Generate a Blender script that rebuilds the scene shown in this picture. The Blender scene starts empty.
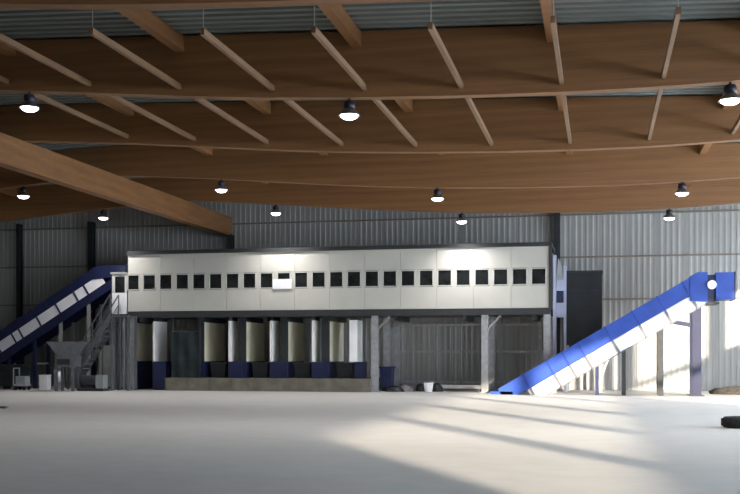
import bpy, math, random
from mathutils import Matrix, Vector
random.seed(7)
scene = bpy.context.scene
COL = scene.collection
PI = math.pi

# ------------------------------------------------------------------ camera
F, CX, HOR, CAMZ = 1000.0, 395.7, 352.0, 1.7
PHI = math.radians(11.544)
SP, CP = math.sin(PHI), math.cos(PHI)
cd = bpy.data.cameras.new('camera')
cam = bpy.data.objects.new('camera', cd); COL.objects.link(cam)
cam.location = (0, 0, CAMZ); cam.rotation_euler = (PI/2, 0, PHI)
cd.sensor_width = 36.0; cd.lens = F/740*36.0
cd.shift_x = (370-CX)/740; cd.shift_y = (HOR-247)/740
cd.clip_end = 300
scene.camera = cam

# ------------------------------------------------------------------ world, sun, exposure
SKY, SUN, LAMP, EXPO = 16.0, 15.5, 760.0, -0.15
w = bpy.data.worlds.new('world'); scene.world = w; w.use_nodes = True
bg = w.node_tree.nodes['Background']
bg.inputs[0].default_value = (0.76, 0.87, 1.0, 1); bg.inputs[1].default_value = SKY
sd = bpy.data.lights.new('sun_offscreen', 'SUN'); sd.energy = SUN; sd.angle = math.radians(1.2); sd.color = (1, .86, .68)
so = bpy.data.objects.new('sun_offscreen', sd); COL.objects.link(so)
so.location = (30, -30, 20)
so.rotation_euler = Vector((-.518, .855, -.2)).to_track_quat('-Z', 'Y').to_euler()
vs = scene.view_settings
vs.view_transform = 'Standard'; vs.look = 'None'; vs.gamma = 1; vs.exposure = EXPO; vs.use_curve_mapping = False

# daylight openings of the hall: (centre, size u, size v, facing)
def portal(name, loc, direction, sx, sy):
    d = bpy.data.lights.new(name, 'AREA'); d.shape = 'RECTANGLE'; d.size = sx; d.size_y = sy
    d.cycles.is_portal = True
    o = bpy.data.objects.new(name, d); COL.objects.link(o); o.location = loc
    o.rotation_euler = Vector(direction).to_track_quat('-Z', 'Z').to_euler()
WX0, WX1, WY0, WY1 = -46.0, 11.0, -10.0, 45.5      # inside faces of the walls
BAND0, BAND1 = 4.0, 6.4                           # clerestory band in the side walls
portal('window_band_right_offscreen', (WX1+.05, 18.0, 5.2), (-1, 0, 0), 55, 2.5)
portal('gate_right_offscreen', (WX1+.05, 28.0, 1.9), (-1, 0, 0), 12, 3.8)

# ------------------------------------------------------------------ pixel -> place on a plane of known depth
def at(u, v, Y):
    a = (u-CX)/F; b = (HOR-v)/F; yd = CP+a*SP
    return Vector(((a*CP-SP)/yd*Y, Y, CAMZ+b/yd*Y))
def ux(u, Y): return at(u, HOR, Y).x
def vz(u, v, Y): return at(u, v, Y).z

# ------------------------------------------------------------------ materials
def mat(name, col, rough=.6, metal=0.0, var=.08, scale=3.0, bump=0.0, stretch=(1, 1, 1), spec=.5, second=None, emit=None, coat=0):
    m = bpy.data.materials.new(name); m.use_nodes = True
    nt = m.node_tree; b = nt.nodes['Principled BSDF']
    b.inputs['Roughness'].default_value = rough; b.inputs['Metallic'].default_value = metal
    b.inputs['Specular IOR Level'].default_value = spec
    tc = nt.nodes.new('ShaderNodeTexCoord'); mp = nt.nodes.new('ShaderNodeMapping')
    mp.inputs['Scale'].default_value = stretch
    nt.links.new(tc.outputs['Object'], mp.inputs['Vector'])
    nz = nt.nodes.new('ShaderNodeTexNoise'); nz.inputs['Scale'].default_value = scale; nz.inputs['Detail'].default_value = 5
    nt.links.new(mp.outputs['Vector'], nz.inputs['Vector'])
    rp = nt.nodes.new('ShaderNodeValToRGB')
    c2 = second or tuple(max(0, c*(1-2.2*var)) for c in col)
    c1 = tuple(min(1, c*(1+var)) for c in col)
    rp.color_ramp.elements[0].position = .3; rp.color_ramp.elements[1].position = .7
    rp.color_ramp.elements[0].color = (*c2, 1); rp.color_ramp.elements[1].color = (*c1, 1)
    nt.links.new(nz.outputs['Fac'], rp.inputs['Fac']); nt.links.new(rp.outputs['Color'], b.inputs['Base Color'])
    if bump:
        bp = nt.nodes.new('ShaderNodeBump'); bp.inputs['Strength'].default_value = bump; bp.inputs['Distance'].default_value = .02
        nt.links.new(nz.outputs['Fac'], bp.inputs['Height']); nt.links.new(bp.outputs['Normal'], b.inputs['Normal'])
    if emit:
        b.inputs['Emission Color'].default_value = (*emit[0], 1); b.inputs['Emission Strength'].default_value = emit[1]
    return m

def wood_mat(name, c1, c2):
    # glulam: horizontal lamellas of slightly differing tone, long grain
    m = bpy.data.materials.new(name); m.use_nodes = True
    nt = m.node_tree; b = nt.nodes['Principled BSDF']; b.inputs['Roughness'].default_value = .55
    tc = nt.nodes.new('ShaderNodeTexCoord')
    def noise(scale, stretch):
        mp = nt.nodes.new('ShaderNodeMapping'); mp.inputs['Scale'].default_value = stretch
        nt.links.new(tc.outputs['Object'], mp.inputs['Vector'])
        n = nt.nodes.new('ShaderNodeTexNoise'); n.inputs['Scale'].default_value = scale; n.inputs['Detail'].default_value = 4
        nt.links.new(mp.outputs['Vector'], n.inputs['Vector']); return n
    n1 = noise(1.0, (.12, .5, 6.0)); n2 = noise(1.0, (.9, 6, 40))
    mx = nt.nodes.new('ShaderNodeMix'); mx.data_type = 'FLOAT'; mx.inputs[0].default_value = .35
    nt.links.new(n1.outputs['Fac'], mx.inputs[2]); nt.links.new(n2.outputs['Fac'], mx.inputs[3])
    rp = nt.nodes.new('ShaderNodeValToRGB')
    rp.color_ramp.elements[0].position = .32; rp.color_ramp.elements[1].position = .68
    rp.color_ramp.elements[0].color = (*c1, 1); rp.color_ramp.elements[1].color = (*c2, 1)
    nt.links.new(mx.outputs[0], rp.inputs['Fac']); nt.links.new(rp.outputs['Color'], b.inputs['Base Color'])
    return m

def floor_mat():
    m = bpy.data.materials.new('concrete_floor'); m.use_nodes = True
    nt = m.node_tree; b = nt.nodes['Principled BSDF']
    tc = nt.nodes.new('ShaderNodeTexCoord')
    def noise(scale, stretch, det):
        mp = nt.nodes.new('ShaderNodeMapping'); mp.inputs['Scale'].default_value = stretch
        nt.links.new(tc.outputs['Object'], mp.inputs['Vector'])
        n = nt.nodes.new('ShaderNodeTexNoise'); n.inputs['Scale'].default_value = scale; n.inputs['Detail'].default_value = det
        nt.links.new(mp.outputs['Vector'], n.inputs['Vector']); return n
    n1 = noise(.18, (.5, 1.0, 1), 6); n2 = noise(2.2, (.7, 1, 1), 8)
    mx = nt.nodes.new('ShaderNodeMix'); mx.data_type = 'FLOAT'; mx.inputs[0].default_value = .35
    nt.links.new(n1.outputs['Fac'], mx.inputs[2]); nt.links.new(n2.outputs['Fac'], mx.inputs[3])
    rp = nt.nodes.new('ShaderNodeValToRGB')
    rp.color_ramp.elements[0].position = .3; rp.color_ramp.elements[1].position = .7
    rp.color_ramp.elements[0].color = (.47, .46, .44, 1); rp.color_ramp.elements[1].color = (.60, .59, .565, 1)
    nt.links.new(mx.outputs[0], rp.inputs['Fac']); nt.links.new(rp.outputs['Color'], b.inputs['Base Color'])
    b.inputs['Roughness'].default_value = .62; b.inputs['Specular IOR Level'].default_value = .3
    bp = nt.nodes.new('ShaderNodeBump'); bp.inputs['Strength'].default_value = .15; bp.inputs['Distance'].default_value = .02
    nt.links.new(n2.outputs['Fac'], bp.inputs['Height']); nt.links.new(bp.outputs['Normal'], b.inputs['Normal'])
    return m

M = dict(
    floor=floor_mat(),
    wood=wood_mat('glulam_timber', (.15, .066, .024), (.27, .128, .046)),
    wood_light=wood_mat('planed_timber', (.14, .076, .036), (.23, .135, .07)),
    deck=mat('grey_roof_sheet', (.2, .225, .212), .5, .2, .06, .6),
    clad=mat('grey_wall_sheet', (.40, .395, .375), .5, .0, .07, .9, stretch=(1, 1, .3)),
    rail=mat('tan_rail', (.24, .20, .15), .6, 0, .08, 2),
    galv_dark=mat('dark_and_shaded_galvanised_steel', (.17, .175, .19), .5, .3, .1, 5),  # darker copy of galv; stairs and feeder carry shade in this colour
    blue_mid=mat('blue_rib_paint', (.015, .05, .30), .45, 0, .08, 2),
    shell=mat('outer_wall_plaster', (.42, .42, .40), .8, 0, .06, 1.0),
    steel_dark=mat('dark_steel', (.035, .04, .045), .5, .3, .1, 4),
    steel_grey=mat('grey_painted_steel', (.34, .36, .36), .45, .2, .07, 3),
    galv=mat('galvanised_steel', (.46, .47, .49), .42, .5, .1, 5),
    cream=mat('cream_sandwich_panel', (.56, .55, .495), .5, 0, .025, 1.2),
    cabin_trim=mat('dark_grey_trim', (.04, .043, .046), .5, .1, .08, 3),
    pane=mat('dark_window_glass', (.018, .02, .02), .08, 0, .3, 2),
    winframe=mat('pale_window_frame', (.58, .58, .55), .45, 0, .03, 2),
    blue=mat('bright_blue_paint', (.026, .075, .38), .4, 0, .08, 2),
    blue_dark=mat('navy_blue_paint', (.012, .018, .065), .45, 0, .12, 2),
    navy=mat('deep_navy_paint', (.008, .012, .05), .5, 0, .1, 2),
    blue_light=mat('pale_blue_grey_paint', (.42, .45, .60), .45, 0, .06, 2),
    white=mat('white_paint', (.88, .88, .90), .4, 0, .03, 2),
    belt=mat('black_rubber_belt', (.02, .02, .022), .8, 0, .2, 6),
    black=mat('black_steel', (.012, .016, .02), .5, 0, .25, 1.5),
    bunker_cream=mat('cream_bunker_board', (.86, .81, .62), .6, 0, .06, 1.5, stretch=(1, 1, .3)),
    bunker_white=mat('white_bunker_board', (.9, .89, .88), .55, 0, .03, 1.5),
    dark_green=mat('dark_green_tarpaulin', (.008, .02, .022), .6, 0, .3, 3, bump=.6),
    plinth=mat('grey_brown_concrete', (.17, .155, .12), .85, 0, .14, 2.5, bump=.4),
    rust=mat('rubble', (.10, .085, .07), .95, 0, .3, 8, bump=.8),
    lamp_black=mat('lamp_housing', (.02, .018, .035), .4, .3, .1, 5),
    lamp_alu=mat('lamp_reflector', (.25, .25, .27), .35, .8, .05, 5),
    bulb=mat('lamp_glow', (.9, .85, .95), .4, 0, .01, 2, emit=((1, .93, 1), 14.0)),
    rubber=mat('tyre_rubber', (.012, .012, .013), .75, 0, .2, 10, bump=.3),
    yellow=mat('yellow_paint', (.60, .42, .06), .5, 0, .08, 3),
    sack=mat('dirty_sack', (.30, .27, .30), .85, 0, .15, 6, bump=.6),
    sand=mat('pale_sand', (.66, .58, .47), .95, 0, .1, 6, bump=.6),
)

# ------------------------------------------------------------------ mesh helpers
class MB:
    def __init__(s): s.v = []; s.f = []; s.sm = []
    def add(s, vs, fs, mx=None, smooth=False):
        n = len(s.v)
        for p in vs:
            p = Vector(p)
            s.v.append(tuple(mx @ p if mx else p))
        for f in fs: s.f.append(tuple(i+n for i in f)); s.sm.append(smooth)
        return s
    def box(s, x0, x1, y0, y1, z0, z1, mx=None):
        if x0 > x1: x0, x1 = x1, x0
        if y0 > y1: y0, y1 = y1, y0
        if z0 > z1: z0, z1 = z1, z0
        vs = [(x, y, z) for z in (z0, z1) for y in (y0, y1) for x in (x0, x1)]
        return s.add(vs, [(0, 2, 3, 1), (4, 5, 7, 6), (0, 1, 5, 4), (2, 6, 7, 3), (0, 4, 6, 2), (1, 3, 7, 5)], mx)
    def prism(s, poly, y0, y1, mx=None):          # poly in x,z (counter-clockwise seen from -y)
        n = len(poly)
        vs = [(x, y0, z) for x, z in poly]+[(x, y1, z) for x, z in poly]
        fs = [tuple(range(n)), tuple(range(2*n-1, n-1, -1))]
        fs += [(i, i+n, (i+1) % n+n, (i+1) % n) for i in range(n)]
        return s.add(vs, fs, mx)
    def tube(s, p0, p1, r, n=10, r1=None, mx=None):
        p0, p1 = Vector(p0), Vector(p1); d = (p1-p0).normalized(); r1 = r if r1 is None else r1
        a = d.orthogonal().normalized(); b = d.cross(a)
        vs = []
        for p, rr in ((p0, r), (p1, r1)):
            vs += [p+rr*(math.cos(2*PI*i/n)*a+math.sin(2*PI*i/n)*b) for i in range(n)]
        k = len(s.v)
        s.add(vs, [(i, (i+1) % n, (i+1) % n+n, i+n) for i in range(n)], mx, True)
        s.add(vs, [tuple(range(n-1, -1, -1)), tuple(range(n, 2*n))], mx)
        return s
    def bar(s, p0, p1, w, h):                      # rectangular bar between two points
        p0, p1 = Vector(p0), Vector(p1); d = (p1-p0); L = d.length
        q = d.to_track_quat('X', 'Z').to_matrix().to_4x4()
        return s.box(0, L, -w/2, w/2, -h/2, h/2, Matrix.Translation(p0) @ q)
    def lathe(s, prof, c=(0, 0, 0), n=20, mx=None):
        vs = []; m = len(prof)
        for i in range(n):
            t = 2*PI*i/n
            vs += [(c[0]+r*math.cos(t), c[1]+r*math.sin(t), c[2]+z) for r, z in prof]
        fs = [(i*m+j, ((i+1) % n)*m+j, ((i+1) % n)*m+j+1, i*m+j+1) for i in range(n) for j in range(m-1)]
        return s.add(vs, fs, mx, True)
    def build(s, name, material, parent=None, loc=None):
        me = bpy.data.meshes.new(name); me.from_pydata(s.v, [], s.f); me.update()
        me.polygons.foreach_set('use_smooth', s.sm)
        me.materials.append(M[material] if isinstance(material, str) else material)
        o = bpy.data.objects.new(name, me); COL.objects.link(o)
        if parent: o.parent = parent
        if loc is not None: o.location = loc
        return o
def tag(o, label, cat, group=None):
    o['label'] = label; o['category'] = cat
    if group: o['group'] = group
    return o
def thing(name, label, cat, loc=(0, 0, 0), group=None):
    o = bpy.data.objects.new(name, None); COL.objects.link(o); o.location = loc
    o.empty_display_size = .2
    return tag(o, label, cat, group)
def struct(o): o['kind'] = 'structure'; return o
def inst(src, parent, loc, name=None):
    c = src.copy(); COL.objects.link(c); c.parent = parent; c.location = loc
    return c

# ------------------------------------------------------------------ hall shell
FRAMES = [15.4, 21.6, 27.8, 34.0, 40.2]            # roof frames (front face of every glulam beam)
RIDGE = -17.5
def ztop(x): return 9.28-.0367*abs(x-RIDGE)
BOT = [(-17.5, 8.2), (-15, 8.05), (-13, 7.9), (-10.8, 7.72), (-8, 7.5), (-5.2, 7.36), (-2.3, 7.27), (.5, 7.25), (3, 7.31), (7, 7.52), (11, 7.8)]

struct(MB().box(WX0-.4, WX1+.4, WY0-.4, WY1+.5, -.3, 0).build('floor', 'floor'))

wall_back = struct(MB().box(WX0-.4, WX1+.4, WY1+.12, WY1+.4, 0, 9.6).build('wall_back', 'shell'))
# cladding sheets: rows between the horizontal joints, each with upright ribs
def sheet_mesh(wd, h):
    b = MB(); n = 5; p = wd/n; pts = []
    for i in range(n):
        x = i*p
        pts += [(x+.02, .0), (x+p*.55, .0), (x+p*.62, -.02), (x+p*.93, -.02)]
    pts.append((wd-.012, 0)); 
    vs = [(x, y, z) for z in (.012, h-.012) for x, y in pts]; k = len(pts)
    b.add(vs, [(i, i+1, i+1+k, i+k) for i in range(k-1)])
    return b
rows = [(0, 2.15), (2.15, 4.05), (4.05, 5.95), (5.95, 7.85), (7.85, 9.4)]
SW = 1.24
for z0, z1 in rows:
    src = None
    x = -36.0
    while x < WX1-.2:
        if src is None:
            src = sheet_mesh(SW, z1-z0).build('cladding_sheet', 'clad', wall_back, (x, WY1+.09, z0))
        else:
            inst(src, wall_back, (x, WY1+.09, z0))
        x += SW
    if z1 > 3: MB().box(-36, WX1, WY1-.02, WY1+.06, z1-.035, z1+.035).build('sheeting_rail', 'rail', wall_back)

# side walls with a clerestory band, a gate at the back right, front wall with a band
def side_wall(name, x0, x1, gate=None):
    b = MB()
    if not gate:
        return struct(b.box(x0, x1, WY0, WY1+.12, 0, 9.4).build(name, 'shell'))
    if gate:
        g0, g1, gh = gate
        b.box(x0, x1, WY0, g0, 0, BAND0); b.box(x0, x1, g1, WY1+.12, 0, BAND0)
        b.box(x0, x1, g0, g1, gh, BAND0)
    else: b.box(x0, x1, WY0, WY1+.12, 0, BAND0)
    b.box(x0, x1, WY0, WY1+.12, BAND1, 9.4)
    wl = struct(b.build(name, 'shell'))
    for y in [-8.7, -1.75, 4.4, 10.6, 16.8, 23.0, 29.2, 35.4, 41.6]:
        MB().box(x0, x1, y-(1.3 if y < -8 else .4), y+.4, BAND0, BAND1).build('pier', 'shell', wl)
    return wl
side_wall('wall_right', WX1, WX1+.3, (22, 34, 3.8))
side_wall('wall_left', WX0-.3, WX0)
b = MB(); b.box(WX0-.3, WX1+.3, WY0-.3, WY0, 0, 9.4)
struct(b.build('wall_front', 'shell'))

# roof slab and profiled deck sheets under it (ribs run across the purlins)
b = MB()
for s in (1, -1):
    xe = WX1+.4 if s > 0 else WX0-.4
    vs = [(RIDGE, WY0-.4, ztop(RIDGE)+.13), (xe, WY0-.4, ztop(xe)+.13), (xe, WY1+.5, ztop(xe)+.13), (RIDGE, WY1+.5, ztop(RIDGE)+.13)]
    vs += [(x, y, z+.2) for x, y, z in vs]
    f = [(0, 1, 2, 3), (7, 6, 5, 4), (0, 4, 5, 1), (1, 5, 6, 2), (2, 6, 7, 3)]
    b.add(vs, f)
ceiling = struct(b.build('ceiling', 'deck'))
PURL = [-13.8, -9.5, -5.3, -1.0, 3.3, 7.6]
def deck_sheet(x0, x1, y0, y1):
    b = MB(); pts = []; p = .31; y = y0
    while y < y1-.01:
        pts += [(y, .0), (y+p*.45, .0), (y+p*.55, .1), (y+p*.9, .1)]; y += p
    vs = [(x, y, ztop(x)+dz) for x in (x0+.01, x1-.01) for y, dz in pts]; k = len(pts)
    b.add(vs, [(i, i+1, i+1+k, i+k) for i in range(k-1)])
    return b.build('deck_sheet', 'deck', ceiling)
edges = [RIDGE]+PURL+[WX1]
alledges = [(a, c) for a, c in zip(edges, edges[1:])]+[(2*RIDGE-c, 2*RIDGE-a) for a, c in zip(edges, edges[1:])]
for y0, y1 in zip([9.2]+FRAMES, FRAMES+[WY1]):
    for a, c in alledges: deck_sheet(a, c, y0, y1)

# ------------------------------------------------------------------ glulam roof
def spline(pts, n=6):
    out = []
    for i in range(len(pts)-1):
        p0 = pts[max(i-1, 0)]; p1 = pts[i]; p2 = pts[i+1]; p3 = pts[min(i+2, len(pts)-1)]
        for k in range(n):
            t = k/n
            out.append(tuple(.5*((2*p1[j])+(-p0[j]+p2[j])*t+(2*p0[j]-5*p1[j]+4*p2[j]-p3[j])*t*t+(-p0[j]+3*p1[j]-3*p2[j]+p3[j])*t**3) for j in (0, 1)))
    out.append(pts[-1]); return out
def zbot(x):
    if x < RIDGE: x = 2*RIDGE-x
    for (a, za), (c, zc) in zip(BOT, BOT[1:]):
        if a <= x <= c: return za+(zc-za)*(x-a)/(c-a)
    return BOT[-1][1]
prof = spline(BOT, 5)
BW = .26
beam_txt = ['over the open floor in front of the first row of lamps', 'carrying the first row of big hanging lamps', 'between the lamp rows, without any lamps', 'carrying the middle row of hanging lamps', 'just in front of the sorting cabin, carrying the last row of lamps']
for i, y in enumerate(FRAMES):
    for s in (1, -1):
        if s < 0 and i < 2: continue
        b = MB()
        pr = prof if s > 0 else [(2*RIDGE-x, z) for x, z in prof][::-1]
        top = [(x, ztop(x)) for x, _ in pr[::-1]]
        n = len(pr)
        vs = [(x, yy, z) for yy in (0, BW) for x, z in pr]+[(x, yy, ztop(x)) for yy in (0, BW) for x, z in pr]
        fs = []
        for k in range(n-1):
            fs += [(k, k+1, 2*n+k+1, 2*n+k), (n+k+1, n+k, 3*n+k, 3*n+k+1), (k, n+k, n+k+1, k+1), (2*n+k, 2*n+k+1, 3*n+k+1, 3*n+k)]
        fs += [(0, 2*n, 3*n, n), (n-1, 2*n-1, 4*n-1, 3*n-1)]
        b.add(vs, fs)
        o = b.build('glulam_beam', 'wood', None, (0, y, 0))
        side = 'deep bellied glulam roof beam ' if s > 0 else 'glulam roof beam beyond the long girder, '
        tag(o, side+beam_txt[i], 'beam', 'glulam roof beams')
# long girder along the ridge
tag(MB().box(RIDGE-.2, RIDGE+.2, 9.2, WY1, 7.28, 8.17).build('ridge_girder', 'wood'), 'long glulam girder running towards the back wall under the beam ends', 'girder')
# purlins hung between the beams, top flush
ys = [9.2]+FRAMES+[WY1]
for y0, y1 in zip(ys, ys[1:]):
    for px in PURL+[2*RIDGE-p for p in PURL[:4]]:
        if px < RIDGE and y0 < 27: continue
        zt = ztop(px)
        g = y0+BW if y0 > 9.3 else y0
        o = MB().box(-.11, .11, 0, y1-g, -.36, -.02).build('roof_purlin', 'wood', None, (px, g, zt))
        tag(o, 'timber purlin between two glulam beams under the grey roof sheets', 'purlin', 'timber roof purlins')
# thin bars just above the bottom edge of the beams
BARS = [-13.9, -11.75, -9.5, -7.25, -5.1, -2.95, -.8, 1.3, 3.45]
for y0, y1 in zip(FRAMES[:2], FRAMES[1:3]):
    for bx in BARS:
        z = zbot(bx)+.2
        if y0 < 16:                                 # shorter bars hung from the roof sheets by a rod
            t = thing('bracing_bar', 'thin timber bar hung on a rod, ending at the first lamp beam', 'bracing bar', (bx, 17.5, z), 'hung timber bracing bars')
            MB().box(-.042, .042, 0, y1-17.5, -.06, .06).build('bar', 'wood_light', t)
            MB().tube((0, .06, .06), (0, .06, ztop(bx)-z+.01), .01, 8).build('hanger_rod', 'steel_grey', t)
            continue
        g = y0+BW
        o = MB().box(-.042, .042, 0, y1-g, -.06, .06).build('bracing_bar', 'wood_light', None, (bx, g, z))
        tag(o, 'thin timber bar spanning from the first lamp beam to the lampless beam', 'bracing bar', 'timber bracing bars')

# wall columns
for u, txt in ((20, 'slim dark steel wall column behind the lower end of the white panelled conveyor'), (92, 'dark steel wall column behind the head of the white panelled conveyor'), (231, 'dark steel column under the far end of the long girder'), (557, 'dark steel wall column beside the cabin end and black hopper')):
    x = ux(u, WY1-.2)
    t = thing('steel_column', txt, 'column', (x, WY1-.25, 0), 'steel columns on the back wall')
    h = 7.3 if u == 231 else 8.1
    cw = .09 if u == 20 else .14
    MB().box(-cw, cw, -.15, -.125, 0, h).box(-cw, cw, .125, .15, 0, h).box(-.012, .012, -.125, .125, 0, h).build('shaft', 'steel_dark', t)
    MB().box(-.24, .24, -.2, .2, 0, .025).build('base_plate', 'steel_dark', t)

# ------------------------------------------------------------------ hanging lamps
def lamp(x, y, txt):
    z = zbot(x)
    t = thing('high_bay_lamp', txt, 'lamp', (x, y+BW/2, z), 'high bay lamps under the beams')
    MB().tube((0, 0, 0), (0, 0, -.08), .03).build('hanger', 'lamp_black', t)
    hs = MB().lathe([(0, -.06), (.10, -.06), (.13, -.09), (.13, -.2), (.10, -.24), (0, -.24)]).build('housing', 'lamp_black', t)
    MB().lathe([(.10, -.22), (.13, -.25), (.2, -.31), (.24, -.37), (.25, -.39), (.235, -.39), (.19, -.31), (.12, -.25)]).build('shade', 'lamp_alu', t)
    MB().lathe([(.2, -.37), (.18, -.42), (.12, -.455), (.05, -.47), (0, -.47)]).build('diffuser', 'bulb', t)
    d = bpy.data.lights.new('lamp_light', 'SPOT'); d.energy = LAMP; d.spot_size = math.radians(140); d.spot_blend = .8; d.shadow_soft_size = .18
    d.color = (1, .96, .95)
    o = bpy.data.objects.new('lamp_light', d); COL.objects.link(o); o.parent = t; o.location = (0, 0, -.52)
row_txt = {1: 'over the open floor', 3: 'on the middle row', 4: 'before the cabin'}
spot_txt = {2.65: 'in line with the blue conveyor head', -5.5: 'in line with the open cabin end', -13.4: 'first one from the long girder', -21.3: 'beyond the long girder'}
for i in (1, 3, 4):
    for x in (-21.3, -13.4, -5.5, 2.65):
        if i == 1 and x < -20: continue
        lamp(x, FRAMES[i], 'bell-shaped lit lamp '+row_txt[i]+', '+spot_txt[x])

# ------------------------------------------------------------------ sorting cabin on stilts
CY, CY2 = 41.5, 44.3
CXL, CXR = ux(128, CY), ux(549, CY)
Z0, Z1 = 3.46, 6.05
cab = thing('sorting_cabin', 'long cream sorting cabin on stilts with a row of dark square windows', 'cabin', ((CXL+CXR)/2, CY, 0))
ox = (CXL+CXR)/2
WL, WR = ux(133, CY), ux(538.7, CY)
pitch = (WR-WL)/23
WZ0, WZ1 = 4.47, 5.16
def cpart(name, m, x0, x1, y0, y1, z0, z1, parent=cab):
    return MB().box(x0-ox, x1-ox, y0-CY, y1-CY, z0, z1).build(name, m, parent)
npan = 12
for k in range(npan):
    a = CXL+(CXR-CXL)*k/npan; c = CXL+(CXR-CXL)*(k+1)/npan
    cpart('upper_panel', 'cream', a+.006, c-.006, CY, CY+.08, WZ1+.02, Z1)
    cpart('lower_panel', 'cream', a+.006, c-.006, CY, CY+.08, Z0+.06, WZ0-.02)
prev = CXL
for k in range(24):
    xc = WL+pitch*k; hw = .305
    cpart('window_post', 'cream', prev+.004, xc-hw-.004, CY+.002, CY+.08, WZ0-.018, WZ1+.018); prev = xc+hw
    fr = MB(); X0, X1 = xc-hw-ox, xc+hw-ox
    for bx in ((X0, X0+.035, WZ0, WZ1), (X1-.035, X1, WZ0, WZ1), (X0, X1, WZ0, WZ0+.035), (X0, X1, WZ1-.035, WZ1)):
        fr.box(bx[0], bx[1], -.012, .07, bx[2], bx[3])
    fo = fr.build('window', 'winframe', cab)
    MB().box(X0+.03, X1-.03, .035, .05, WZ0+.03, WZ1-.03).build('pane', 'pane', fo)
cpart('window_post', 'cream', prev, CXR, CY+.002, CY+.08, WZ0-.018, WZ1+.018)
cpart('interior_partition', 'steel_dark', CXL+.1, CXR-.1, CY+1.2, CY+1.25, Z0+.1, Z1-.05)
cpart('end_wall', 'cream', CXL, CXL+.08, CY+.08, CY2, Z0, Z1)
cpart('end_wall', 'cream', CXR-.08, CXR, CY+.08, CY2, Z0, Z1)
cpart('rear_wall', 'cream', CXL, CXR, CY2-.08, CY2, Z0, Z1)
cpart('roof_slab', 'cabin_trim', CXL, CXR+.12, CY-.1, CY2+.05, Z1, Z1+.16)
cpart('edge_trim', 'cabin_trim', CXR+.0, CXR+.12, CY-.06, CY+.1, Z0, Z1)
cpart('floor_slab', 'cabin_trim', CXL, CXR+.05, CY-.03, CY2, Z0-.22, Z0+.05)
for x in range(7):
    xx = CXL+.6+(CXR-CXL-1.2)*x/6
    cpart('floor_joist', 'steel_dark', xx-.08, xx+.08, CY+.05, CY2-.1, Z0-.42, Z0-.22)
for u in (119.5, 375, 485, 547):
    x = ux(u, CY+.1) if u > 130 else CXL+.16
    for y in (CY+.12, CY2-.25):
        c = MB().box(x-.14-ox, x+.14-ox, y-CY-.12, y-CY-.1, 0, Z0-.22).box(x-.14-ox, x+.14-ox, y-CY+.1, y-CY+.12, 0, Z0-.22).box(x-.015-ox, x+.015-ox, y-CY-.1, y-CY+.1, 0, Z0-.22).build('column', 'galv', cab)
        MB().box(x-.22-ox, x+.22-ox, y-CY-.18, y-CY+.18, 0, .03).build('base_plate', 'galv', c)
# knee brackets at the columns
for u in (375, 485):
    x = ux(u, CY+.1)
    MB().bar((x+.1-ox, .12, 2.65), (x+.65-ox, .12, Z0-.25), .08, .08).build('knee_brace', 'galv', cab)
# white board hung on the facade under one window
p0, p1 = at(273, 289, CY), at(292, 279, CY)
t = thing('notice_board', 'small bright white board hung on the cabin wall over a window edge', 'board', (p0.x, CY-.04, p0.z))
MB().box(0, p1.x-p0.x, -.02, .0, 0, p1.z-p0.z).build('sheet', 'white', t)
MB().box(0, p1.x-p0.x, 0, .027, .1, .14).build('mounting_strip', 'galv', t)

# entry vestibule at the cabin's end
VX0, VX1 = ux(112, CY), CXL-.06
t = thing('entry_vestibule', 'small pale porch box with one window at the cabin end beside stairs', 'porch', ((VX0+VX1)/2, CY, 0))
vo = (VX0+VX1)/2; a, c = VX0-vo, VX1-vo
vz0, vz1 = 3.4, vz(118, 274, CY)
MB().box(a, c, 0, .06, vz0, 4.35).build('lower_panel', 'white', t)
MB().box(a, a+.14, 0, .06, 4.36, vz1-.12).build('window_post', 'winframe', t)
MB().box(c-.1, c, 0, .06, 4.36, vz1-.12).build('window_post', 'winframe', t)
MB().box(a, c, 0, .06, vz1-.11, vz1).build('head_rail', 'winframe', t)
MB().box(a+.15, c-.11, .02, .04, 4.37, vz1-.12).build('pane', 'pane', t)
MB().box(a, a+.05, .06, .45, vz0, vz1).box(a+.05, c, .4, .45, vz0, vz1).build('side_wall', 'steel_grey', t)
MB().box(a-.05, c, -.05, .48, vz1, vz1+.08).build('roof', 'steel_grey', t)
MB().box(a-.1, c, -.05, .48, vz0-.16, vz0).build('floor_frame', 'steel_dark', t)
for x in (a+.05, c-.15):
    for y in (.06, .38): MB().box(x-.06, x+.06, y-.06, y+.06, 0, vz0-.16).build('leg', 'steel_grey', t)

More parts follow.
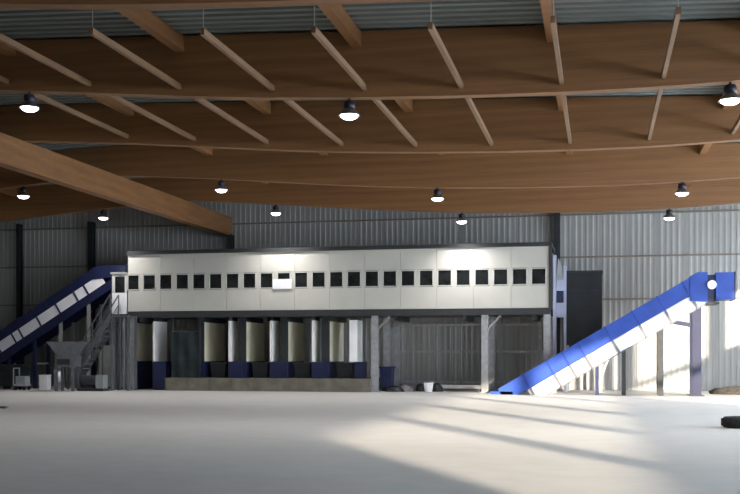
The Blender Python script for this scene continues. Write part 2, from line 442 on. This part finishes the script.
# ------------------------------------------------------------------ bunkers under the cabin
PX0, PX1 = ux(165, 41.2), ux(370, 41.2)
pl = thing('bunker_plinth', 'long low grey-brown kerb wall in front of the bunkers under the cabin', 'plinth', (PX0, 41.2, 0))
nb = 9; L = (PX1-PX0)/nb
for k in range(nb):
    MB().box(k*L+.008, (k+1)*L-.008, 0, .3, 0, .56-random.uniform(0, .012)).build('kerb_block', 'plinth', pl)
MB().box(0, PX1-PX0, .3, 3.0, 0, .555).build('deck', 'plinth', pl)
ZB, ZT = 1.28, 3.02
by0, by1 = 41.75, 44.2
creams = [131, 204, 246, 288, 329.5]
for k, u in enumerate(creams):
    x = ux(u, by0)
    wd = .36 if k else .2
    t = thing('bunker_wall', 'deep cream bunker partition wall under the cabin beside a white board', 'partition', (x, by0, 0), 'cream bunker partitions')
    base = 0 if k == 0 else .56
    MB().box(-.04, 0, .06, by1-by0, ZB, ZT).build('side_board', 'bunker_cream', t)
    MB().box(-wd, -.0, 0, .055, ZB, ZT).build('end_frame', 'steel_dark', t)
    MB().box(-wd, 0, 0, by1-by0, base, ZB-.0).build('lower_frame', 'blue_dark', t)
    MB().box(-wd, -.05, .06, by1-by0, ZT, Z0-.225).box(-wd, -.05, .06, .12, ZB, ZT).build('hanger', 'steel_dark', t)
whites = [155, 230.5, 272, 314, 357]
for k, u in enumerate(whites):
    x = ux(u, by0-.1)
    base = 0 if u < 165 else .56
    t = thing('chute_board', 'short white chute board on a blue stand under the cabin', 'chute board', (x, by0-.1, 0), 'white chute boards')
    ww = .1 if u < 350 else .34
    dpt = 1.0 if u != 155 else 1.3
    MB().box(-ww, 0, 0, dpt, ZB, ZT+.05).build('board', 'bunker_white', t)
    MB().box(-.12, .5 if u < 350 else .3, .04, .6, base, ZB-.01).build('stand', 'blue_dark' if u != 195 else 'steel_dark', t)
    MB().box(-ww, -.02, .1, .9, ZT+.05, Z0-.225).build('hanger', 'steel_dark', t)
# dark containers standing between the stands
for k, u in enumerate((211, 253, 295, 337)):
    x = ux(u-7, by0)+.56
    t = thing('sorting_bin', 'black open sorting bin on the plinth between two blue stands', 'bin', (x, 42.0, .56), 'black sorting bins')
    wv = .36
    MB().prism([(-wv+.06, 0), (wv-.06, 0), (wv, .62), (-wv, .62)], 0, .7).build('body', 'black', t)
    MB().box(-wv-.03, wv+.03, -.03, .73, .62, .68).build('rim', 'steel_dark', t)
# dark green hanging cover
g0, g1 = at(172, 376, 41.6), at(200, 330, 41.6)
t = thing('green_cover', 'dark green tarpaulin cover hanging in a bunker opening', 'tarpaulin', (g0.x, 41.6, .56))
wd = g1.x-g0.x; hh = 2.62-.56
vsx = []; nx, nz = 18, 8
for j in range(nz+1):
    for i in range(nx+1):
        s = i/nx
        vsx.append((s*wd, .025*math.sin(s*17)+.03*math.sin(s*9+j)-.06, hh*(j/nz)*(1 if j < nz else 1-.03*math.sin(s*10)**2)))
MB().add(vsx, [(j*(nx+1)+i, j*(nx+1)+i+1, (j+1)*(nx+1)+i+1, (j+1)*(nx+1)+i) for j in range(nz) for i in range(nx)], None, True).build('sheet', 'dark_green', t)
MB().tube((-.05, .0, hh-.02), (wd+.05, .0, hh-.02), .035).build('top_rod', 'steel_dark', t)
for x in (.02, wd-.02): MB().tube((x, .03, 0), (x, .03, Z0-.79), .03).build('post', 'steel_dark', t)

# ------------------------------------------------------------------ fence under the open end of the cabin
FY = 44.75
f0, f1 = ux(394, FY), ux(556, FY)
fe = thing('mesh_fence', 'tall grey barred fence with a mid rail under the open cabin end', 'fence', (f0, FY, 0))
fw = f1-f0
for u, w_ in ((397, .26), (437, .08), (461, .08), (494, .16), (502, .08), (540, .12)):
    x = ux(u, FY)-f0
    MB().box(x-w_/2, x+w_/2, -.06, .06, 0, 3.0).build('post', 'galv' if w_ > .1 else 'steel_grey', fe)
for z in (.35, 1.72, 2.92): MB().box(0, fw, -.04, .03, z-.045, z+.045).build('rail', 'galv', fe)
src = None; x = .2
while x < fw-.05:
    if src is None: src = MB().box(-.01, .01, -.01, .01, .1, 2.92).build('fence_bar', 'steel_grey', fe, (x, .045, 0))
    else: inst(src, fe, (x, .045, 0))
    x += .31
k0, k1 = ux(441, 43.0), ux(482, 43.0)
kb = thing('barrier_board', 'low white barrier board on the floor in front of the fence', 'board', (k0, 43.0, 0))
MB().box(0, k1-k0, 0, .05, .12, .27).build('board', 'white', kb)
for x in (.15, (k1-k0)-.15): MB().box(x-.04, x+.04, .05, .4, 0, .27).build('foot', 'steel_grey', kb)

# things lying on the floor between the stilts
x = ux(386, 42.2)
t = thing('blue_cart', 'dark blue upright bin cart beside the middle cabin column', 'cart', (x, 42.2, 0))
MB().prism([(-.22, .14), (.22, .14), (.27, 1.0), (-.27, 1.0)], 0, .55).build('body', 'blue_dark', t)
MB().box(-.3, .3, -.04, .6, 1.0, 1.07).build('lid', 'blue_dark', t)
for sx in (-.2, .2): MB().tube((sx-.03, .45, .12), (sx+.03, .45, .12), .12, 14).build('wheel', 'rubber', t)
MB().box(-.2, .2, .1, .3, 0, .15).build('foot', 'steel_dark', t)
def blob(name, label, cat, u, Y, rx, ry, h, m, group=None):
    x = ux(u, Y); bb = MB(); n, k = 14, 5; vs = []
    rnd = random.Random(u)
    for j in range(k):
        tt = j/(k-1)*PI/2
        for i in range(n):
            an = 2*PI*i/n; q = 1+.14*rnd.uniform(-1, 1)
            vs.append((rx*math.cos(an)*math.cos(tt*.96)*q, ry*math.sin(an)*math.cos(tt*.96)*q, h*math.sin(tt)*(1+.06*rnd.uniform(-1, 1)) if j else 0))
    fs = [(j*n+i, j*n+(i+1) % n, (j+1)*n+(i+1) % n, (j+1)*n+i) for j in range(k-1) for i in range(n)]
    fs.append(tuple(range((k-1)*n, k*n)))
    bb.add(vs, fs, None, True)
    return tag(bb.build(name, m, None, (x, Y, 0)), label, cat, group)
blob('waste_sack', 'black waste sack on the floor beside the blue cart', 'sack', 394, 42.0, .42, .3, .26, 'black')
blob('waste_sack', 'grey lilac sack lying on the floor before the fence', 'sack', 406, 42.6, .36, .35, .3, 'sack')
blob('waste_sack', 'dark sack beside the white bucket before the fence', 'sack', 421, 42.6, .25, .25, .34, 'black')
blob('waste_sack', 'black sack between white bucket and barrier board', 'sack', 437, 42.5, .28, .28, .36, 'black')
x = ux(428.5, 41.8)
t = thing('bucket', 'small white bucket on the floor between two dark sacks', 'bucket', (x, 41.8, 0))
MB().lathe([(0, 0), (.16, 0), (.21, .42), (.19, .42), (.15, .05), (0, .05)]).build('body', 'white', t)
MB().lathe([(.2, .40), (.225, .41), (.225, .44), (.2, .44)]).build('rim', 'steel_grey', t)

# ------------------------------------------------------------------ cabin end: ventilation unit and black hopper
uy = 42.2
e0, e1 = ux(553, uy), ux(566, uy)
t = thing('ventilation_unit', 'pale grey ventilation duct standing at the cabin end beside black hopper', 'duct', ((e0+e1)/2, uy, 0))
hw = (e1-e0)/2
MB().box(-hw, -hw+.13, 0, .5, 0, 5.75).build('upright', 'blue_light', t)
MB().box(hw-.1, hw, .1, .5, 0, 5.3).build('upright', 'blue_light', t)
MB().box(-hw+.14, hw-.1, .02, .5, 3.15, 3.75).build('lower_box', 'blue_light', t)
MB().box(-hw+.14, hw-.11, .04, .5, 3.76, 4.25).build('dark_panel', 'blue_dark', t)
MB().box(-hw+.14, hw-.1, .02, .5, 4.26, 4.7).build('upper_box', 'blue_light', t)
MB().prism([(-hw+.14, 4.71), (hw-.1, 4.71), (hw-.2, 5.3), (hw-.3, 5.6), (-hw+.2, 5.6)], .1, .5).build('elbow', 'galv', t)
hy = 43.0
h0, h1 = ux(566.5, hy), ux(602, hy)
hz0, hz1 = 1.5, vz(585, 272, hy)
t = thing('black_hopper', 'tall black box hopper on legs beside the cabin end', 'hopper', ((h0+h1)/2, hy, 0))
hw = (h1-h0)/2
MB().box(-hw, hw, 0, 1.5, hz0+.5, hz1).build('body', 'black', t)
MB().box(-hw-.04, hw+.04, -.04, 1.54, hz1, hz1+.06).build('rim', 'steel_dark', t)
MB().add([(-hw, 0, hz0+.5), (hw, 0, hz0+.5), (hw, 1.5, hz0+.5), (-hw, 1.5, hz0+.5), (-.3, .4, hz0+.1), (.3, .4, hz0+.1), (.3, 1.1, hz0+.1), (-.3, 1.1, hz0+.1)],
         [(0, 4, 5, 1), (1, 5, 6, 2), (2, 6, 7, 3), (3, 7, 4, 0), (4, 7, 6, 5)]).build('cone', 'black', t)
for x in (-hw+.06, hw-.06):
    for y in (.06, 1.44): MB().box(x-.05, x+.05, y-.05, y+.05, 0, hz0+.5).build('leg', 'galv', t)
for k in range(1, 4):
    z = hz0+.5+(hz1-hz0-.5)*k/4
    MB().box(-hw-.0, hw, -.03, 0, z-.02, z+.02).build('stiffener', 'black', t)

# ------------------------------------------------------------------ conveyors
def conveyor_frame(p0, p1):
    d = Vector(p1)-Vector(p0); ang = math.atan2(d.z, d.x)
    return Matrix.Rotation(-ang, 4, 'Y'), d.length
RY = 40.0
A, B = at(490, 394, RY), at(695, 275, RY)
cr = thing('blue_conveyor', 'bright blue inclined belt conveyor with white skirt panels rising to a boxed head', 'conveyor', (A.x, RY, 0))
R, L = conveyor_frame(A, B)
R = Matrix.Translation((0, 0, A.z+.02)) @ R
CW = 1.3
def seg(cuts, z0, z1, y0, y1, name, m, mx, par, gap=.012):
    for a, c in zip(cuts, cuts[1:]):
        MB().box(a+gap, c-gap, y0, y1, z0, z1, mx).build(name, m, par)
cuts = [0.35, 1.5, 2.6, 3.3, 4.0, 5.2, 6.4, 7.5, 8.6, L+.05]
cuts = [c for c in cuts if c < L-.3]+[L+.05]
seg(cuts, -.60, 0, 0, .05, 'side_panel', 'blue', R, cr)
seg(cuts, -.60, 0, CW-.05, CW, 'side_panel', 'blue', R, cr)
for c in cuts[1:-1]:
    MB().box(c-.03, c+.03, -.03, 0, -.62, .02, R).build('rib', 'blue_mid', cr)
wc = [1.35]+cuts[1:-1]+[L-.1]
seg(wc, -1.14, -.63, .04, .08, 'skirt_panel', 'white', R, cr)
seg(wc, -1.14, -.63, CW-.08, CW-.04, 'skirt_panel', 'white', R, cr)
for c in wc[1:-1]:
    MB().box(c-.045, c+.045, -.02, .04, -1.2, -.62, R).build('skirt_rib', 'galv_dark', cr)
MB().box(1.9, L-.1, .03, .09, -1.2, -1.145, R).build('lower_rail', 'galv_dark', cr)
MB().box(.4, L, .06, CW-.06, -.32, -.28, R).build('belt', 'belt', cr)
k = .55
while k < L-.2:
    MB().box(k-.03, k+.03, .08, CW-.08, -.28, -.2, R).build('cleat', 'belt', cr); k += .55
MB().tube((.42, .03, -.33), (.42, CW-.03, -.33), .2, 16, None, R).build('tail_drum', 'steel_dark', cr)
# tail foot on the floor
MB().box(.0, .9, .0, .06, 0, .12).box(.0, .9, CW-.06, CW, 0, .12).build('tail_foot', 'blue', cr)
# head
H0, H1, HT, HB = ux(690, RY)-A.x, ux(734, RY)-A.x, vz(712, 272, RY), vz(712, 302, RY)
mid = H0+(H1-H0)*.42
MB().prism([(H0+.0, HB+.05), (mid-.03, HB), (mid-.03, HT), (H0+.28, HT), (H0+.0, HT-.15)], -.04, CW+.04).build('head_box', 'blue', cr)
MB().box(mid+.28, H1, -.04, CW+.04, HB+.1, HT-.02).build('drive_box', 'blue', cr)
MB().box(mid-.02, mid+.27, .08, CW-.08, HB+.02, HT-.1).build('gear_housing', 'blue_dark', cr)
MB().tube((mid+.12, -.2, (HT+HB)/2+.08), (mid+.12, .1, (HT+HB)/2+.08), .17, 18).build('motor', 'white', cr)
MB().box(mid-.05, mid+.4, -.02, CW, HB-.08, HB+.02).build('motor_bracket', 'steel_dark', cr)
MB().box(H1, H1+.05, -.05, CW+.05, HB+.08, HT).build('end_plate', 'blue_dark', cr)
# legs
def rz(x):                                          # underside height of the incline at local x
    ang = math.atan2(B.z-A.z, B.x-A.x); return A.z+math.tan(ang)*x-1.16/math.cos(ang)
lx = ux(697, RY)-A.x
for y in (.05, CW-.23):
    MB().box(lx-.17, lx+.17, y, y+.03, 0, HB).box(lx-.17, lx+.17, y+.15, y+.18, 0, HB).box(lx-.17, lx-.13, y+.03, y+.15, 0, HB).box(lx+.13, lx+.17, y+.03, y+.15, 0, HB).build('head_post', 'navy', cr)
    MB().box(lx-.28, lx+.28, y-.05, y+.23, 0, .03).build('foot_plate', 'steel_dark', cr)
    MB().bar((lx-.15, y+.1, 2.75), (lx-.95, y+.1, rz(lx-.95)+.1), .1, .12).build('knee_brace', 'blue_dark', cr)
for u, m, wdt in ((597, 'blue_dark', .07), (624, 'steel_dark', .07), (661, 'steel_dark', .1)):
    x = ux(u, RY)-A.x
    for y in (.08, CW-.16):
        MB().box(x-wdt, x+wdt, y, y+.08, 0, rz(x)+.05).build('leg', m, cr)
    MB().box(x-.03, x+.03, .1, CW-.1, max(.25, rz(x)*.4), max(.25, rz(x)*.4)+.06).build('cross_tie', m, cr)
x6 = ux(606, RY)-A.x
MB().bar((ux(597, RY)-A.x, .12, .3), (x6+.1, .12, rz(x6)+.1), .07, .07).build('diagonal_brace', 'blue_light', cr)

# second conveyor feeding the cabin from the other side
LY = 42.2
A2, B2 = at(-60, 371, LY), at(96, 266, LY)
cl = thing('navy_conveyor', 'dark navy inclined conveyor with bright white side panels rising to the cabin', 'conveyor', (A2.x, LY, 0))
R2, L2 = conveyor_frame(A2, B2); R2 = Matrix.Translation((0, 0, A2.z)) @ R2
sx = (B2.x-A2.x)
def s_at(u):                                       # distance along the incline of a pixel column
    return (ux(u, LY)-A2.x)/sx*L2
c2 = [0, s_at(-30), s_at(-8), s_at(7), s_at(14), s_at(32), s_at(51), s_at(69), s_at(79), s_at(96)]
seg([0]+[L2*k/6 for k in range(1, 7)], -.42, 0, 0, .06, 'top_guard', 'blue_dark', R2, cl)
seg([0]+[L2*k/6 for k in range(1, 7)], -.42, 0, CW-.06, CW, 'top_guard', 'blue_dark', R2, cl)
seg(c2, -.90, -.43, .02, .06, 'white_panel', 'white', R2, cl, .03)
for c in c2[1:-1]: MB().box(c-.035, c+.035, -.02, .06, -.93, -.42, R2).build('panel_rib', 'blue_dark', cl)
MB().box(0, L2+.3, 0, .08, -1.3, -.91, R2).build('lower_beam', 'blue_dark', cl)
MB().box(0, L2+.3, CW-.08, CW, -1.3, -.43, R2).build('lower_beam', 'blue_dark', cl)
MB().box(0, L2, .08, CW-.08, -.3, -.26, R2).build('belt', 'belt', cl)
hx0, hx1 = B2.x-A2.x, CXL-A2.x-.05
zt2 = vz(110, 265, LY)
MB().prism([(hx0-.2, zt2-.65), (hx1, zt2-.45), (hx1, zt2), (hx0+.3, zt2), (hx0-.1, zt2-.12)], -.02, CW).build('head_box', 'blue_dark', cl)
MB().tube((hx1-.5, -.12, zt2-.25), (hx1-.5, .02, zt2-.25), .14, 14).build('drive_drum', 'steel_dark', cl)
def rz2(x): return A2.z+(B2.z-A2.z)/sx*x-1.3/math.cos(math.atan2(B2.z-A2.z, sx))
for u in (8, 34, 60, 88):
    x = ux(u, LY)-A2.x
    for y in (.02, CW-.14): MB().box(x-.07, x+.07, y, y+.12, 0, rz2(x)+.06).build('leg', 'blue_dark' if u < 40 else 'steel_grey', cl)
    MB().box(x-.05, x+.05, .1, CW-.1, max(.3, rz2(x)*.5), max(.3, rz2(x)*.5)+.08).build('cross_tie', 'steel_grey', cl)
MB().box(0, 1.3, .02, CW, 0, .25).build('tail_foot', 'blue_dark', cl)

# ------------------------------------------------------------------ stairs and machinery at the vestibule
SY = 40.55
t = thing('steel_stairs', 'grey steel stairs with handrails climbing to the cabin porch', 'stairs', (ux(66, SY), SY, 0))
sx0 = ux(66, SY); top = at(110, 314, SY); run = top.x-sx0; zt = 3.3
n = 16
for y in (0, .78):
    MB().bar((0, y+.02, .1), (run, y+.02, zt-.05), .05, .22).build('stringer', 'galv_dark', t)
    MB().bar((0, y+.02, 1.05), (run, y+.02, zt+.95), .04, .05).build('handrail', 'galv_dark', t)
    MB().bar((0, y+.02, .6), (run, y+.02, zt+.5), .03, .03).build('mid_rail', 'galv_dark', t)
    for k in range(6):
        q = k/5
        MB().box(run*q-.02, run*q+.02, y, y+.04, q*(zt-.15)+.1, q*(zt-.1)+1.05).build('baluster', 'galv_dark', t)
for k in range(n):
    q = (k+.7)/n
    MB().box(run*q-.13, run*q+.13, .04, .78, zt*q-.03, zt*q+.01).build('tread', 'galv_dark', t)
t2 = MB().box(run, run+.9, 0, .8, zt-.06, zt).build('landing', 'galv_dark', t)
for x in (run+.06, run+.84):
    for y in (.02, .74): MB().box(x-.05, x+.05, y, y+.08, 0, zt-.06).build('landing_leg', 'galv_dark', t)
# grey feeder machine under the conveyor
m0 = ux(69, 40.0)
t = thing('feeder_machine', 'grey sheet metal feeder hopper on legs under the navy conveyor', 'machine', (m0, 39.4, 0))
MB().add([(-.75, 0, 2.15), (.75, 0, 2.15), (.75, .9, 2.15), (-.75, .9, 2.15), (-.35, .2, 1.55), (.45, .2, 1.55), (.45, .7, 1.55), (-.35, .7, 1.55)],
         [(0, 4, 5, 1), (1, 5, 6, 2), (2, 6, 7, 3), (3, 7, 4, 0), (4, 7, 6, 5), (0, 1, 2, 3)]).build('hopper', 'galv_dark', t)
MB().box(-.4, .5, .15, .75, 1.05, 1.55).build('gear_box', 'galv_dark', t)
for x in (-.36, .42):
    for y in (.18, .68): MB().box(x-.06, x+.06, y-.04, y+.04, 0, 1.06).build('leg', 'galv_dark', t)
MB().box(-.3, .3, .1, .16, 1.15, 1.4).build('control_panel', 'steel_dark', t)
# white box, pale drum, dark bins on the floor
x = ux(43, 40.8)
t = thing('white_box', 'bright white upright box standing on the floor near the navy conveyor', 'box', (x, 40.8, 0))
MB().box(-.19, .19, 0, .35, 0, .62).build('body', 'white', t)
MB().box(-.21, .21, -.02, .37, .62, .67).build('lid', 'white', t)
x = ux(55, 41.2)
t = thing('pale_drum', 'pale grey drum on the floor beside the feeder machine', 'drum', (x+.05, 41.4, 0))
MB().lathe([(0, 0), (.2, 0), (.2, .3), (.215, .32), (.2, .34), (.2, .85), (0, .85)]).build('body', 'galv', t)
MB().lathe([(.17, .85), (.215, .85), (.215, .89), (.17, .89)]).build('rim', 'steel_grey', t)
x = ux(8, 41.0)
t = thing('dark_container', 'dark green waste container under the low end of the navy conveyor', 'container', (x, 40.9, 0))
MB().prism([(-.75, .15), (.5, .15), (.7, 1.05), (-.95, 1.05)], 0, .9).build('body', 'dark_green', t)
MB().box(-1.0, .75, -.04, .94, 1.05, 1.12).build('rim', 'steel_dark', t)
for xx in (-.6, .4):
    for y in (.1, .8): MB().tube((xx, y-.03, .08), (xx, y+.03, .08), .08, 12).build('castor', 'rubber', t)
x = ux(22, 40.6)
t = thing('grey_trolley', 'small grey trolley on the floor beside the dark green container', 'trolley', (x+.1, 40.2, 0))
MB().box(-.3, .3, 0, .5, .18, .26).build('platform', 'galv', t)
MB().box(-.3, -.26, 0, .04, .26, 1.0).box(-.3, -.26, .46, .5, .26, 1.0).box(-.3, -.26, 0, .5, .96, 1.0).build('push_bar', 'galv', t)
MB().box(-.2, .25, .05, .45, .26, .62).build('crate', 'steel_grey', t)
for xx in (-.22, .22):
    for y in (.06, .44): MB().tube((xx, y-.02, .09), (xx, y+.02, .09), .09, 12).build('castor', 'rubber', t)
# machinery under the porch: cabinet and motor unit
x = ux(92, 40.0)
t = thing('motor_unit', 'low dark motor unit on a frame at the foot of the stairs', 'machine', (x, 39.85, 0))
MB().box(-.6, .6, 0, .6, 0, .12).build('base', 'steel_dark', t)
MB().tube((-.5, .3, .42), (.2, .3, .42), .26, 16).build('motor', 'steel_dark', t)
MB().box(.2, .55, .08, .52, .12, .7).build('gearbox', 'steel_grey', t)
MB().box(-.45, .1, .1, .5, .12, .2).build('foot', 'steel_dark', t)
x = ux(108, 42.0)
t = thing('switch_cabinet', 'grey switch cabinet with two pale doors under the cabin porch', 'cabinet', (x, 42.5, 0))
MB().box(-.5, .5, 0, .45, .1, 2.0).build('body', 'steel_grey', t)
MB().box(-.48, -.01, -.025, 0, .14, 1.96).build('door', 'steel_grey', t)
MB().box(.01, .48, -.025, 0, .14, 1.96).build('door', 'steel_grey', t)
MB().box(-.5, .5, .03, .45, 0, .1).build('plinth', 'steel_dark', t)

# ------------------------------------------------------------------ loose things on the right
blob('rubble_pile', 'low dark brown rubble pile on the floor by the back wall', 'pile', 745, 42.3, 1.4, .8, .32, 'rust')
P_ = at(741, 424, 23.6)
t = thing('tyre', 'black rubber tyre lying flat on the open floor', 'tyre', (P_.x, 23.6, 0))
MB().lathe([(.2, .03), (.24, 0), (.36, 0), (.41, .05), (.42, .12), (.41, .19), (.36, .24), (.24, .24), (.2, .2), (.2, .03)], n=28).build('casing', 'rubber', t)
for k in range(20):
    an = 2*PI*k/20
    MB().box(-.02, .02, .405, .43, .04, .2, Matrix.Rotation(an, 4, 'Z')).build('tread_block', 'rubber', t)
# wooden battens and debris left on the floor at the far left
P_ = at(8, 410, 28.5)
for k, (dx, dy, ln, rot) in enumerate(((-.6, 0, 1.3, .1), (.35, .25, 1.0, -.2), (.1, -.4, 1.2, .35))):
    o = MB().box(-ln/2, ln/2, -.05, .05, 0, .06, Matrix.Rotation(rot, 4, 'Z')).build('loose_batten', 'plinth', None, (P_.x+dx, 27.0+dy, 0))
    tag(o, 'short weathered batten lying on the open concrete floor', 'batten', 'battens on the floor')
